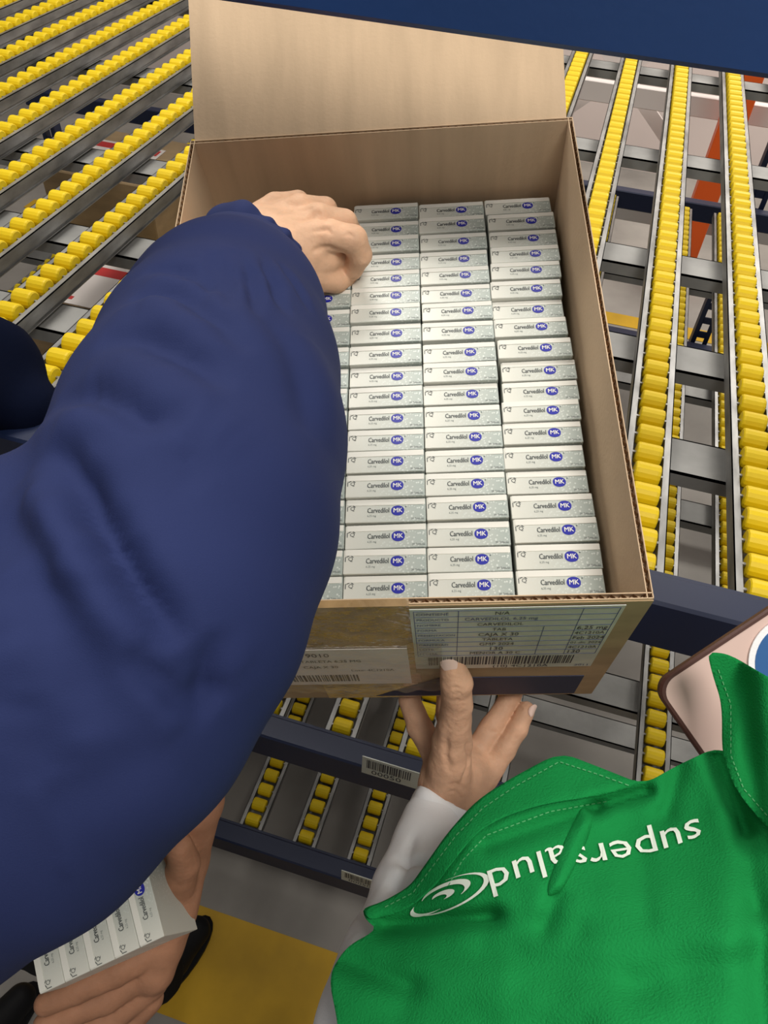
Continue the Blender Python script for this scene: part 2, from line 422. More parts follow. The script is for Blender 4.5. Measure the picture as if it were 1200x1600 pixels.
edge((-X,-Y,H-e),(X,-Y,H-e),(0,1,0)); edge((-X,-Y,H-e),(-X,Y,H-e),(1,0,0)); edge((X,-Y,H-e),(X,Y,H-e),(-1,0,0)); edge((-X,Y,H-e),(X,Y,H-e),(0,-1,0))
mk('box_body',b,[card_in,card_front,card_edge],parent=case,local=True)
mk('front_panel',MB().box((-X,-Y-.0012,0),(X,-Y,H-.002)),card_front,parent=case,local=True,label='printed outer front panel of the case')
fd=Vector((-.015,.887,.462)).normalized(); fn=Vector((1,0,0)).cross(fd).normalized()
b=MB(); nx,ny=30,26; v=[]
FL=.34
for k in (0,1):
    for j in range(ny+1):
        for i in range(nx+1):
            u=-X+.004+(BW-.010)*i/nx; t=FL*j/ny
            bul=.004*math.sin(math.pi*i/nx)*math.sin(math.pi*j/ny)
            v.append(Vector((u,Y,H-.002))+fd*t+fn*(bul-k*.005))
n1=(nx+1)*(ny+1); f=[]
for j in range(ny):
    for i in range(nx):
        a=j*(nx+1)+i; f.append((a,a+1,a+nx+2,a+nx+1)); f.append((n1+a,n1+a+nx+1,n1+a+nx+2,n1+a+1))
per=[i for i in range(nx)]+[j*(nx+1)+nx for j in range(ny)]+[ny*(nx+1)+nx-i for i in range(nx)]+[(ny-j)*(nx+1) for j in range(ny)]
for q in range(len(per)): a,c=per[q],per[(q+1)%len(per)]; f.append((a,n1+a,n1+c,c))
b.add(v,f); mk('flap',b,card_in,parent=case,local=True,label='open rear flap of the case')
yf=-Y-.0012
RX=Matrix.Rotation(math.pi/2,4,'X')
b=MB(); b.box((-.07,yf-.0006,.0),(.026,yf,H-.0015)); b.box((-.2,yf-.0009,.06),(.03,yf-.0004,.09)); b.box((-.07,yf-.0006,H-.0015),(.026,-Y+.004,H+.0003))
mk('tape',b,tape_m,parent=case,local=True,label='glossy brown packing tape')
b=MB(); b.box((.045,yf-.0008,.006),(.186,yf,.072)); b.add([(-.02,yf-.0008,.006),(.045,yf-.0008,.006),(.045,yf-.0008,.072)],[(0,1,2)])
mk('printed_band',b,navyprint,parent=case,local=True,label='dark blue printed band')
def put(b,s,width,x,z,mi=1,ax='LEFT',sq=1): b.sub(fit(s,width,ax,squeeze=sq),T((x,yf-.0019,z))@RX,mi)
b=MB(); x0,x1,z0,z1=.026,.186,H-.164,H-.006
b.box((x0,yf-.0015,z0),(x1,yf-.0007,z1),0)
def hl(z,a=x0+.003,c=x1-.003): b.box((a,yf-.0017,z-.0003),(c,yf-.0015,z+.0003),2)
def vl(x,a,c): b.box((x-.00025,yf-.0017,a),(x+.00025,yf-.0015,c),2)
zz=[z1-.004-i*.0126 for i in range(10)]
for z in zz: hl(z)
for x in (x0+.003,x0+.037,x1-.003): vl(x,zz[-1],zz[0])
vl(x1-.055,zz[-1],zz[3]); vl(x1-.030,zz[-1],zz[0])
rows=[('CONTIENE','N/A',''),('PRODUCTO','CARVEDILOL 6,25 mg',''),('NOMBRE','CARVEDILOL',''),('FORMA','TAB','6,25 mg'),('PRESENTACION','CAJA X 30','4C1210A'),('FORMULA','TABLETA','Feb 2024'),('CANTIDAD','GMP 2024','01 dic 2024'),('LOTE','130','4C1210A'),('FECHA','MENOR A 30 C','130')]
for i,(a,c,d) in enumerate(rows):
    z=zz[i]-.0063
    put(b,a,min(.030,.0031*len(a)),x0+.0045,z,2,sq=1.5)
    put(b,c,min(.056,.0036*len(c)),x0+.070,z,1 if i!=1 else 2,'CENTER',1.5)
    if d: put(b,d,min(.025,.0034*len(d)),x1-.0288,z,1,sq=1.6)
x=x0+.012; random.seed(7)
while x<x1-.020:
    w=random.choice([.0006,.001,.0018]); b.box((x,yf-.0018,z0+.012),(x+w,yf-.0015,z0+.036),1); x+=w+random.choice([.0008,.0014])
put(b,'(10) 4C1210A',.05,x0+.07,z0+.006,1,sq=1.2); put(b,'2011',.012,x1-.016,z0+.006,2)
mk('shipping_label',b,[paper_m,ink,inkb],parent=case,local=True,label='printed product table label with barcode')
b=MB(); x0,x1,z0,z1=-.135,.020,H-.213,H-.1
b.box((x0,yf-.0017,z0),(x1,yf-.0010,z1),0)
def put2(s,width,x,z): b.sub(fit(s,width,'LEFT',squeeze=1.4),T((x,yf-.0021,z))@RX,1)
put2('79010',.026,-.076,z1-.016); put2('TABLETA 6,25 MG',.055,-.078,z1-.034); put2('CAJA X 30',.032,-.078,z1-.052); put2('Lote: 4C1210A',.040,-.035,z1-.064)
x=-.12
while x<-.03:
    w=random.choice([.0008,.0014,.0022]); b.box((x,yf-.0020,z0+.012),(x+w,yf-.0017,z0+.034),1); x+=w+random.choice([.001,.0018])
mk('shipping_label',b,[whitep,ink],parent=case,local=True,label='white lot label with barcode')
b=MB(); nxx,nzz=90,36; v=[];f=[]
for j in range(nzz+1):
    for i in range(nxx+1):
        x=-.135+.185*i/nxx; z=.035+.150*j/nzz+.004*math.sin(i*.5)*(1 if j in (0,nzz) else 0)
        v.append((x,yf-.0030-.0016*noise.noise(Vector((x*45+z*30,z*30-x*20,2)))-.0010*abs(noise.noise(Vector((x*120+z*60,z*50,5)))),z))
for j in range(nzz):
    for i in range(nxx): a=j*(nxx+1)+i; f.append((a,a+1,a+nxx+2,a+nxx+1))
b.add(v,f); mk('tape',b,clear_m,parent=case,local=True,smooth=True,label='creased translucent packing tape over the labels')
CH=.098
ztop=H-.084
o=mk('cardboard_pad',MB().box((-X+.008,-Y+.01,TH+.0005),(X-.008,Y-.01,ztop-CH-.003)),card_in,local=True,label='plain cardboard filler block under the cartons',cat='packaging')
o.location=BM.to_translation(); o.rotation_euler=BM.to_euler()
# ---------------------------------------------------------------- medicine carton
cw,cd=.0740,.0240
cb=MB().rbox((-cw/2,-cd/2,-CH),(cw/2,cd/2,0),.0005,0)
cb.box((-cw/2+.0015,cd/2-.0062,0),(cw/2-.0008,cd/2-.0002,.0005),1)
zt=.0003
def cput(s,width,x,y,mi,ax='LEFT',z=zt,sq=1.0): cb.sub(fit(s,width,ax,squeeze=sq),T((x,y,z)),mi)
cput('Carvedilol',.0200,-.0170,.0000,2,sq=1.5)
cput('Carvedilol',.0200,-.0167,.0001,2,sq=1.5,z=zt+.00005)
cput('6,25 mg',.0080,-.0168,-.0054,3,sq=1.15)
cput('30 Tabletas',.0115,.0235,-.0092,2,sq=1.1)
cput('Q',.0042,-.0328,.0024,2,sq=1.0)
cb.add([(-.0352,.0042,zt),(-.0340,.0042,zt),(-.0308,.0059,zt),(-.0308,.0071,zt),(-.0274,.0042,zt),(-.0286,.0042,zt)],[(0,1,2,3),(3,2,5,4)],2)
cb.box((-.0355,.0000,0),(-.0348,.0046,zt),2)
n=28; ell=[(.0112+.0064*math.cos(2*math.pi*k/n)*(1-.06*math.cos(4*math.pi*k/n)),-.0003+.0053*math.sin(2*math.pi*k/n),zt) for k in range(n)]
cb.add(ell,[tuple(range(n))],4)
cput('MK',.0082,.0112,-.0003,1,'CENTER',zt+.0002,1.1)
cput('MK',.0082,.0114,-.0002,1,'CENTER',zt+.00025,1.1)
n=10; cb.add([(.0186+.0008*math.cos(2*math.pi*k/n),.0036+.0008*math.sin(2*math.pi*k/n),zt) for k in range(n)],[tuple(range(n))],3)
carton0=None
def carton(mat,lab,grp):
    global carton0
    if carton0 is None:
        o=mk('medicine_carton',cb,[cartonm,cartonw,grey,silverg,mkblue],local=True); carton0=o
    else: o=bpy.data.objects.new('medicine_carton',carton0.data); COL.objects.link(o)
    o.location=mat.to_translation(); o.rotation_euler=mat.to_euler(); o['label']=lab; o['category']='medicine box'
    if grp: o['group']=grp
    return o
random.seed(11)
for c in range(5):
    for r in range(19):
        if c==3 and r>=15: continue
        if c==4 and r>=12: continue
        x=.1894-.0375-.0748*c+random.uniform(-.0005,.0005)
        if c==0: x+=(.002*math.sin(r*.9))+.0010
        brk=.0035 if r>=11 else 0
        y=-Y+.034+.0128+.02555*r+brk*.8+random.uniform(-.0004,.0004)
        z=ztop+random.uniform(-.0028,.0018)+(.0015 if (r+c)%7==0 else 0)
        m=BM@T((x,y,z))@Matrix.Rotation(math.radians(-3.2+random.uniform(-.5,.5)),4,'X')@Matrix.Rotation(math.radians(random.uniform(-.45,.45)),4,'Z')@Matrix.Rotation(math.radians(random.uniform(-.3,.3)),4,'Y')
        carton(m,'white and silver tablet carton with blue oval logo, packed in rows','medicine cartons in the case')
pn=Vector((-.10,-.42,-.90)).normalized(); py_=Vector((-.9,.43,0)); py_=(py_-pn*py_.dot(pn)).normalized(); px_=py_.cross(pn)
a1,a2,a3=cv(*px_),cv(*py_),cv(*pn)
for k in range(5):
    p=W(222,1408,.735)+a2*(.0246*k)
    carton(Matrix(((a1.x,a2.x,a3.x,p.x),(a1.y,a2.y,a3.y,p.y),(a1.z,a2.z,a3.z,p.z),(0,0,0,1))),'white and silver tablet carton held in a hand','medicine cartons held in the hand')
# ---------------------------------------------------------------- person in the navy jacket
def sh(l,dx=-18,dy=18): return [(a+dx,b_+dy,c,d) for a,b_,c,d in l]
h1=[P3(sh([(340,480,.73,.03),(385,410,.785,.029),(445,370,.788,.027),(500,358,.789,.019)])),
    P3(sh([(358,372,.797,.027),(420,336,.803,.021),(462,324,.806,.016)])),
    P3(sh([(420,402,.79,.026),(478,398,.797,.022),(520,386,.805,.018)])),
    P3(sh([(445,352,.791,.024),(490,335,.798,.016)])),
    P3(sh([(500,372,.798,.020),(540,380,.815,.014)]))]
h1f=[P3(sh([(498,356,.788,.0170),(534,350,.783,.0155),(570,356,.785,.0142),(580,380,.803,.0128),(568,402,.823,.0115),(554,414,.836,.0100)])),
     P3(sh([(480,334,.798,.0150),(516,323,.796,.0148),(556,330,.803,.0134),(567,346,.830,.0118),(550,354,.86,.010)])),
     P3(sh([(455,320,.804,.0142),(486,307,.804,.0140),(526,309,.815,.0124),(537,324,.845,.0112),(522,336,.87,.010)])),
     P3(sh([(425,316,.81,.0130),(448,303,.814,.0130),(484,297,.824,.0112),(498,310,.852,.0102),(488,328,.875,.0095)])),
     P3(sh([(470,400,.798,.020),(508,414,.808,.0155),(542,420,.824,.0132),(562,416,.842,.0108)]))]
Pa,Fa=sdf_mesh(h1+h1f,.0018,kin=.014,kout=.0028,base=4); Pa=smooth_pf(Pa,Fa,3)
Pa=crease(Pa,Fa,[([(549,370),(564,376)],.0014,.002),([(510,356),(515,370),(513,382)],.0008,.0018),([(493,400),(513,398),(538,406)],.0022,.003),([(422,363),(452,354)],.0012,.005),([(482,356),(504,351),(532,355)],.0022,.0025),([(462,336),(488,331),(516,333)],.0020,.0025),([(434,324),(458,317),(484,317)],.0016,.0025)],.3)
D_=.045
def dd(l): return [(a,b_,c+D_,d) for a,b_,c,d in l]
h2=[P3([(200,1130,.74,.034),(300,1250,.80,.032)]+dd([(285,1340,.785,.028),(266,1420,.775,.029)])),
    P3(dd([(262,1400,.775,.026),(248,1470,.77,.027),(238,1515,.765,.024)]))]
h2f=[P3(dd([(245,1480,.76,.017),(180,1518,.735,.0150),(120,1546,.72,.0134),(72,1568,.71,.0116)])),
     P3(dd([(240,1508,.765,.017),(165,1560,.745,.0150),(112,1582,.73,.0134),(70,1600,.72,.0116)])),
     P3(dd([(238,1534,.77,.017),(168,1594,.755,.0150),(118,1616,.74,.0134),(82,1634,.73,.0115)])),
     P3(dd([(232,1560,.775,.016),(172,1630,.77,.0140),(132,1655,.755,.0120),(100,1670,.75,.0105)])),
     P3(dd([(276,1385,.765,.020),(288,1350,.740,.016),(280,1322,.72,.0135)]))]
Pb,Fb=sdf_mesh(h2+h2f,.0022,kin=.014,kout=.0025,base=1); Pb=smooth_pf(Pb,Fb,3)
TL=Vector((-.66,.14,HC-.48)); 
core=[[(W(322,498,.73),.03),(W(250,900,.49),.045),(W(0,1180,.48),.055),(TL,.07)],[(W(200,1130,.74),.034),(TL+Vector((.05,0,-.25)),.05),(TL,.07)],[(TL,.12),(TL+Vector((0,0,-.35)),.13),(Vector((-.64,.24,1.15)),.12)]]
Pc,Fc=sdf_mesh(core,.010,kin=.03,base=2)
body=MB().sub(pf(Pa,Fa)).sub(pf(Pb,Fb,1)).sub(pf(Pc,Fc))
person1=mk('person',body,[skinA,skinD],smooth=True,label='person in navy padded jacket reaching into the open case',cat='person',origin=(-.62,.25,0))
def J(px,py,t,rpx): return (W(px,py,t),rpx*t/1200)
jk=[[J(388,418,.757,70),J(374,442,.73,104),J(362,492,.685,148),J(344,575,.625,184),J(318,685,.555,216),J(284,820,.50,236),J(238,950,.465,240),J(150,1078,.455,252),J(20,1188,.455,270),J(-150,1282,.47,282),(TL,.15)],
    [J(138,650,.60,50),J(150,770,.52,100),J(60,885,.49,180),J(-160,960,.49,200),(TL,.14)],
    [J(284,430,.70,56),J(246,476,.68,54)],
    [(TL,.15),(TL+Vector((0,0,-.3)),.17),(Vector((-.70,.2,1.30)),.16)]]
Pj,Fj=sdf_mesh(jk,.0042,kin=.018,base=3)
Pj=smooth_pf(Pj,Fj,6)
Pj=noise_disp(Pj,Fj,.007,3.5,(1,1,1.3))
Pj=crease(Pj,Fj,[([(72,690),(120,750),(178,840),(250,950),(345,1105)],.018,.0095,1),
 ([(215,1005),(262,1075),(345,1108)],.009,.008,-1),([(352,1108),(337,1060),(345,990)],.008,.008),
 ([(150,525),(230,520),(300,555),(370,600)],.008,.010,1),([(84,615),(150,605),(230,640),(300,640)],.010,.010,1),
 ([(82,692),(170,680),(260,705),(330,760)],.005,.014,-1),
 ([(95,900),(140,1010),(140,1160)],.006,.016,1),([(0,800),(60,870),(100,980)],.008,.013,1),
 ([(195,460),(260,445),(330,475),(400,545)],.008,.009,1),([(410,460),(470,560),(490,680)],.004,.013,-1),
 ([(225,410),(290,415),(340,445)],.005,.007,1),
 ([(330,380),(335,415),(318,455)],.005,.0045),([(355,377),(362,420),(355,470)],.005,.0045),([(385,379),(395,430),(410,485)],.005,.0045),([(415,385),(432,435),(455,485)],.005,.0045),
 ([(440,397),(470,435),(495,485)],.004,.0045),([(60,1250),(160,1220),(260,1150)],.004,.018,1),
 ([(0,1050),(60,1130),(70,1230)],.005,.014,1)],.6,2.2)
Pj=smooth_pf(Pj,Fj,1)
mk('jacket',pf(Pj,Fj),navy,parent=person1,smooth=True,label='navy padded jacket with gathered cuff')
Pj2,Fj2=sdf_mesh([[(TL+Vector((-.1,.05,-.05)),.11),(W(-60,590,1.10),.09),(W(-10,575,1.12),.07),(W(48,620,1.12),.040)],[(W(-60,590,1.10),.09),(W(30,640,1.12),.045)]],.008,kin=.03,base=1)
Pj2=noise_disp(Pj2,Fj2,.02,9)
mk('jacket_sleeve',pf(Pj2,Fj2),navyshade,parent=person1,smooth=True,label='dark shaded sleeve of the jacket')
cA=W(390,402,.750); cB=W(424,364,.773); axd=(cB-cA).normalized(); e1=axd.orthogonal().normalized(); e2=axd.cross(e1)
b2=MB(); n=130; m=10; v=[];f=[]
for j in range(m+1):
    for k in range(n):
        a=2*math.pi*k/n; s=j/m
        r=.049+.006*math.sin(s*math.pi)+(.0014+.0010*s)*math.sin(a*13+2.0*math.sin(a*3))+.0018*math.sin(a*5)-.006*max(0,s-.8)*5
        v.append(cA+axd*(-.022+.040*s+.0022*math.sin(a*4))+(e1*math.cos(a)+e2*math.sin(a))*r)
for j in range(m):
    for k in range(n): f.append((j*n+k,j*n+(k+1)%n,(j+1)*n+(k+1)%n,(j+1)*n+k))
b2.add(v,f); mk('cuff',b2,navy,parent=person1,smooth=True,label='elasticated navy cuff')
Pt,Ft=sdf_mesh([[(Vector((-.64,.24,1.35)),.15),(Vector((-.64,.28,.75)),.11),(Vector((-.60,.32,.12)),.075)],[(Vector((-.74,.1,1.35)),.15),(Vector((-.95,.05,.7)),.11),(Vector((-.98,.0,.12)),.075)]],.014,base=1,kin=.04)
mk('trousers',pf(Pt,Ft),black,parent=person1,smooth=True,label='black work trousers')
def shoe(parent,heel,toe):
    heel=Vector(heel);toe=Vector(toe); mid=heel.lerp(toe,.5)
    P,Fq=sdf_mesh([[(heel+Vector((0,0,.055)),.05),(mid+Vector((0,0,.052)),.048),(toe+Vector((0,0,.04)),.038)],[(heel+Vector((0,0,.06)),.045),(heel+Vector((0,0,.13)),.05)]],.006,base=1,kin=.03)
    P[:,2]=np.maximum(P[:,2],.012)
    bb=pf(P,Fq)
    d=(toe-heel).normalized(); s=d.cross(Vector((0,0,1)))
    out=[]
    for k in range(24):
        a=2*math.pi*k/24; L=(toe-heel).length/2+.05; out.append(mid+d*(L*math.cos(a))+s*(.052*math.sin(a)))
    v=[(p.x,p.y,.004) for p in out]+[(p.x,p.y,.022) for p in out]
    bb.add(v,[tuple(range(24))[::-1],tuple(range(24,48))]+[(k,(k+1)%24,24+(k+1)%24,24+k) for k in range(24)])
    mk('shoe',bb,shoem,parent=parent,smooth=True,label='black leather shoe')
shoe(person1,(-.62,.29,0),(-.56,.46,0)); shoe(person1,(-.98,-.02,0),(-.92,.18,0))
def nail(parent,c,axis,nrm,wd,ln):
    axis=axis.normalized(); nrm=(nrm-axis*nrm.dot(axis)).normalized(); sd=axis.cross(nrm); v=[];f=[];n=10
    for j in range(n+1):
        for i in range(n+1):
            u=2*i/n-1; t=2*j/n-1; uu=u*math.sqrt(max(0,1-.5*t*t)); tt=t*math.sqrt(max(0,1-.5*u*u))
            v.append(c+axis*(tt*ln/2)+sd*(uu*wd/2)-nrm*(uu*uu*wd*.16+max(0,abs(tt)-.8)*.003))
    for j in range(n):
        for i in range(n): a=j*(n+1)+i; f.append((a,a+1,a+n+2,a+n+1))
    k=len(v); v+= [p-nrm*.0012 for p in v]; f+=[tuple(i+k for i in q[::-1]) for q in f]
    mk('fingernail',MB().add(v,f),nailm,parent=parent,smooth=True)
# ---------------------------------------------------------------- person in the green vest
g1=[P3([(648,1380,.74,.030),(690,1268,.80,.0270),(702,1218,.812,.028),(718,1186,.825,.022)]),
    P3([(712,1235,.81,.025),(745,1212,.82,.020),(758,1206,.822,.016)]),
    P3([(695,1220,.81,.024),(690,1188,.825,.016)]),
    P3([(728,1212,.815,.022),(736,1188,.828,.015)])]
gf=[P3([(700,1224,.795,.024),(706,1160,.768,.0198),(714,1102,.737,.0152),(713,1066,.717,.0150),(706,1034,.706,.0118)]),
    P3([(688,1188,.825,.016),(656,1136,.832,.0134),(640,1094,.836,.0118),(648,1056,.846,.0105)]),
    P3([(712,1178,.832,.016),(700,1112,.842,.0138),(700,1072,.846,.0122),(704,1040,.852,.0105)]),
    P3([(738,1188,.83,.0152),(770,1134,.836,.0128),(798,1088,.840,.0112),(811,1052,.848,.0100)]),
    P3([(758,1214,.822,.0145),(787,1172,.826,.0120),(808,1140,.828,.0110),(822,1110,.831,.0097)])]
Pg,Fg=sdf_mesh(g1+gf,.0018,kin=.014,kout=.003,base=3); Pg=smooth_pf(Pg,Fg,3)
Pg=crease(Pg,Fg,[([(698,1088),(714,1084),(730,1090)],.0012,.0016),([(698,1097),(714,1094),(730,1099)],.0011,.0015),([(700,1106),(714,1104),(728,1108)],.0007,.0013),([(692,1150),(688,1180),(700,1220)],.0024,.0032),([(736,1165),(744,1195),(728,1240)],.0030,.0035),([(768,1130),(782,1138)],.0012,.0015),([(798,1095),(808,1102)],.001,.0014),([(798,1140),(814,1146)],.001,.0014),([(690,1243),(715,1236),(745,1243)],.0014,.0025),([(688,1252),(715,1248),(740,1253)],.0009,.002),([(640,1108),(652,1112)],.001,.0015)],.35)
Pg=noise_disp(Pg,Fg,.0012,60)
SH=Vector((.16,-.10,HC-.50))
core=[[(W(648,1380,.74),.030),(W(625,1600,.60),.04),(W(700,1900,.52),.06),(SH,.08)],[(SH,.12),(Vector((.22,-.02,1.45)),.14),(Vector((.22,-.05,1.1)),.14)]]
Pc,Fc=sdf_mesh(core,.010,kin=.03,base=1)
person2=mk('person',MB().sub(pf(Pg,Fg)).sub(pf(Pc,Fc)),skinB,smooth=True,label='person in green vest and white sleeve supporting the case',cat='person',origin=(.2,-.05,0))
nail(person2,W(704,1036,.706)-Fv*.0134-Rv*.003,W(703,1030,.70)-W(712,1070,.722),-Fv-Rv*.25,.0160,.020)
nail(person2,W(825,1108,.831)-Fv*.0086+Rv*.0048,W(820,1105,.83)-W(806,1138,.828),-Fv*.8+Rv*.9,.012,.014)
Ps,Fs=sdf_mesh([[J(676,1284,.785,46),J(664,1325,.76,54),J(646,1400,.715,66),J(622,1500,.66,84),J(590,1610,.61,100),J(620,1800,.56,110),(SH,.12)]],.004,kin=.012)
Ps=smooth_pf(Ps,Fs,3)
Ps=crease(Ps,Fs,[([(612,1325),(650,1342),(690,1330)],.007,.005,1),([(600,1365),(632,1392),(668,1392)],.007,.006,1),([(585,1430),(566,1500)],.004,.008,1),([(640,1290),(632,1340),(606,1390)],.005,.0045,-1)],.6)
Ps=noise_disp(Ps,Fs,.003,22)
slv=mk('sleeve',pf(Ps,Fs),whitecloth,parent=person2,smooth=True,label='white cotton long sleeve')
cA=W(680,1282,.792); cB=W(697,1245,.802); axd=(cB-cA).normalized(); e1=axd.orthogonal().normalized(); e2=axd.cross(e1)
b2=MB(); n=64; v=[];f=[]
for j,(zz_,rr) in enumerate([(-.004,.0300),(.004,.0325),(.014,.0328),(.020,.0322),(.0205,.0300),(.014,.0290)]):
    for k in range(n):
        a=2*math.pi*k/n; r=rr+.0010*math.sin(a*4+j*.4)
        v.append(cA+axd*(zz_+.0015*math.sin(a*3))+(e1*math.cos(a)+e2*math.sin(a))*r)
for j in range(5):
    for k in range(n): f.append((j*n+k,j*n+(k+1)%n,(j+1)*n+(k+1)%n,(j+1)*n+k))
b2.add(v,f); mk('cuff',b2,whitecloth,parent=person2,smooth=True,label='white cuff hem')
Pt,Ft=sdf_mesh([[(Vector((.24,-.06,1.25)),.16),(Vector((.14,-.08,.75)),.11),(Vector((.12,-.1,.12)),.075)],[(Vector((.3,-.1,1.25)),.16),(Vector((.42,-.12,.75)),.11),(Vector((.44,-.12,.12)),.075)]],.014,base=1,kin=.04)
mk('trousers',pf(Pt,Ft),black,parent=person2,smooth=True,label='dark trousers')
shoe(person2,(.12,-.14,0),(.1,.04,0)); shoe(person2,(.44,-.16,0),(.46,.02,0))
def tps(pts):
    A=np.array(pts,float); x=A[:,:2]/1000; z=A[:,2]; n=len(x)
    def K(r2): return r2*np.log(r2+1e-12)*.5
    D=((x[:,None]-x[None])**2).sum(-1); Mx=np.zeros((n+3,n+3)); Mx[:n,:n]=K(D)+1e-4*np.eye(n); Mx[:n,n]=1; Mx[:n,n+1:]=x; Mx[n,:n]=1; Mx[n+1:,:n]=x.T
    c=np.linalg.solve(Mx,np.concatenate([z,[0,0,0]]))
    def ev(q):
        q=np.asarray(q,float)/1000; d=((q[:,None]-x[None])**2).sum(-1)
        return K(d)@c[:n]+c[n]+q@c[n+1:]
    return ev
vt=tps([(565,1420,.61),(640,1385,.615),(745,1245,.625),(875,1175,.63),(1005,1232,.60),(1125,1165,.60),(1200,1240,.55),(520,1520,.56),(500,1750,.50),(900,1400,.515),(1200,1450,.45),(900,1750,.41),(1300,1750,.38),(700,1350,.59),(700,1550,.51),(1300,1300,.50),(620,1450,.59)])
FOLDS=[(1012,1236,930,1262,.012,10),(930,1262,760,1320,.008,13),(600,1447,770,1432,.012,13),(770,1432,900,1450,.004,22),(1120,1180,1165,1300,.012,13),(1165,1300,1180,1420,.006,20),(1190,1430,1195,1620,.008,28),(760,1480,1000,1540,.004,32),(1000,1540,1180,1500,.004,32),(640,1580,900,1620,.004,32),(535,1500,640,1540,.006,18),(960,1390,1130,1470,-.006,38),(1060,1200,1040,1270,.006,14),(640,1500,780,1520,-.004,32),(1000,1340,1010,1430,.003,18),(868,1400,850,1450,.005,14)]
def vdepth(q):
    q=np.asarray(q,float); t=vt(q)
    for (ax,ay,bx,by,a,w) in FOLDS:
        A=np.array([ax,ay]);B=np.array([bx,by]); ab=B-A; uu=((q-A)@ab)/(ab@ab); u=np.clip(uu,0,1); dv=q-A-u[:,None]*ab; d=np.linalg.norm(dv,axis=1)
        t=t+a*np.exp(-(d/w)**2)-.3*a*np.exp(-((d-2.2*w)/(1.5*w))**2)
    t=t+np.array([.006*noise.noise(Vector((p[0]/140,p[1]/160,0)))+.0008*noise.noise(Vector((p[0]/38,p[1]/45,3))) for p in q.tolist()])
    return t
def chaik(p,it=2):
    for _ in range(it):
        q=[]
        for i in range(len(p)):
            a,c=p[i],p[(i+1)%len(p)]; q+=[(a[0]*.8+c[0]*.2,a[1]*.8+c[1]*.2),(a[0]*.2+c[0]*.8,a[1]*.2+c[1]*.8)]
        p=q
    return p
def sdist(P,poly):
    P=np.asarray(P,float); dm=np.full(len(P),1e9); ins=np.zeros(len(P),bool)
    for i in range(len(poly)):
        A=np.array(poly[i],float);B=np.array(poly[(i+1)%len(poly)],float); ab=B-A
        u=np.clip(((P-A)@ab)/(ab@ab+1e-9),0,1); dm=np.minimum(dm,np.linalg.norm(P-A-u[:,None]*ab,axis=1))
        c=(A[1]>P[:,1])!=(B[1]>P[:,1])
        if abs(ab[1])>1e-9: ins^=c&(P[:,0]<ab[0]*(P[:,1]-A[1])/ab[1]+A[0])
    return np.where(ins,-dm,dm)
def cloth(poly,dep,th=.004,step=6,rnd=2):
    p=chaik(poly,rnd); xs=[a[0] for a in p]; ys=[a[1] for a in p]
    gx=np.arange(min(xs)-step,max(xs)+2*step,step); gy=np.arange(min(ys)-step,max(ys)+2*step,step)
    G=np.stack(np.meshgrid(gx,gy,indexing='ij'),-1); D=sdist(G.reshape(-1,2),p).reshape(len(gx),len(gy))
    V2=[];idx={};F=[]
    def vid(key,pt):
        if key not in idx: idx[key]=len(V2); V2.append(pt)
        return idx[key]
    for i in range(len(gx)-1):
        for j in range(len(gy)-1):
            cs=[(i,j),(i+1,j),(i+1,j+1),(i,j+1)]; ds=[D[c] for c in cs]
            if min(ds)>=0: continue
            f=[]
            for k in range(4):
                a,c=cs[k],cs[(k+1)%4]; da,dc=ds[k],ds[(k+1)%4]
                if da<0: f.append(vid(a,(float(gx[a[0]]),float(gy[a[1]]))))
                if (da<0)!=(dc<0):
                    t=da/(da-dc); key=(min(a,c),max(a,c)); f.append(vid(key,(float(gx[a[0]]+(gx[c[0]]-gx[a[0]])*t),float(gy[a[1]]+(gy[c[1]]-gy[a[1]])*t))))
            if len(f)>=3: F.append(tuple(f))
    t=dep(V2); top=[W(a,c,float(d)) for (a,c),d in zip(V2,t)]; bot=[W(a,c,float(d)+th) for (a,c),d in zip(V2,t)]
    k=len(top); ec={}
    for f in F:
        for i in range(len(f)): ec[(f[i],f[(i+1)%len(f)])]=1
    side=[(b_,a_,a_+k,b_+k) for (a_,b_) in ec if (b_,a_) not in ec]
    return MB().add(top+bot,F+[tuple(i+k for i in f[::-1]) for f in F]+side)
main=[(565,1420),(600,1408),(640,1385),(665,1350),(700,1300),(745,1250),(800,1215),(875,1175),(940,1200),(1005,1226),(1060,1195),(1125,1165),(1200,1210),(1320,1260),(1330,1500),(1330,1760),(900,1780),(560,1780),(535,1680),(528,1600),(513,1525),(540,1480),(590,1452),(572,1438)]
mk('vest',cloth(main,vdepth),green,parent=person2,smooth=True,label='bright green work vest with white embroidered lettering')
hem=[(567,1421),(600,1409),(641,1386),(667,1350),(702,1300),(747,1251),(800,1217),(875,1177),(940,1202),(1003,1226),(940,1243),(850,1256),(790,1275),(745,1300),(705,1350),(680,1385),(645,1415),(610,1432),(575,1437)]
mk('vest_facing',cloth(hem,lambda q:vdepth(q)-.005,.004,6),green,parent=person2,smooth=True,label='folded stitched facing of the vest')
pl=[(908,1258),(930,1266),(920,1310),(898,1356),(876,1396),(856,1402),(854,1386),(868,1345),(888,1300)]
def pdep(q):
    q=np.asarray(q,float); d=np.clip(-sdist(q,chaik(pl,2)),0,None); return vdepth(q)+.001-.0075*np.sqrt(np.clip(d/14,0,1))
mk('vest_pleat',cloth(pl,pdep,.003,3),green,parent=person2,smooth=True,label='pleat folded over the lettering')
strap=[(1105,1018),(1140,1022),(1200,1058),(1300,1110),(1320,1350),(1250,1340),(1195,1290),(1150,1235),(1128,1180),(1128,1100),(1112,1050)]
sd=tps([(1105,1020,.585),(1200,1060,.545),(1300,1110,.50),(1320,1350,.455),(1195,1290,.50),(1128,1180,.57),(1128,1100,.58)])
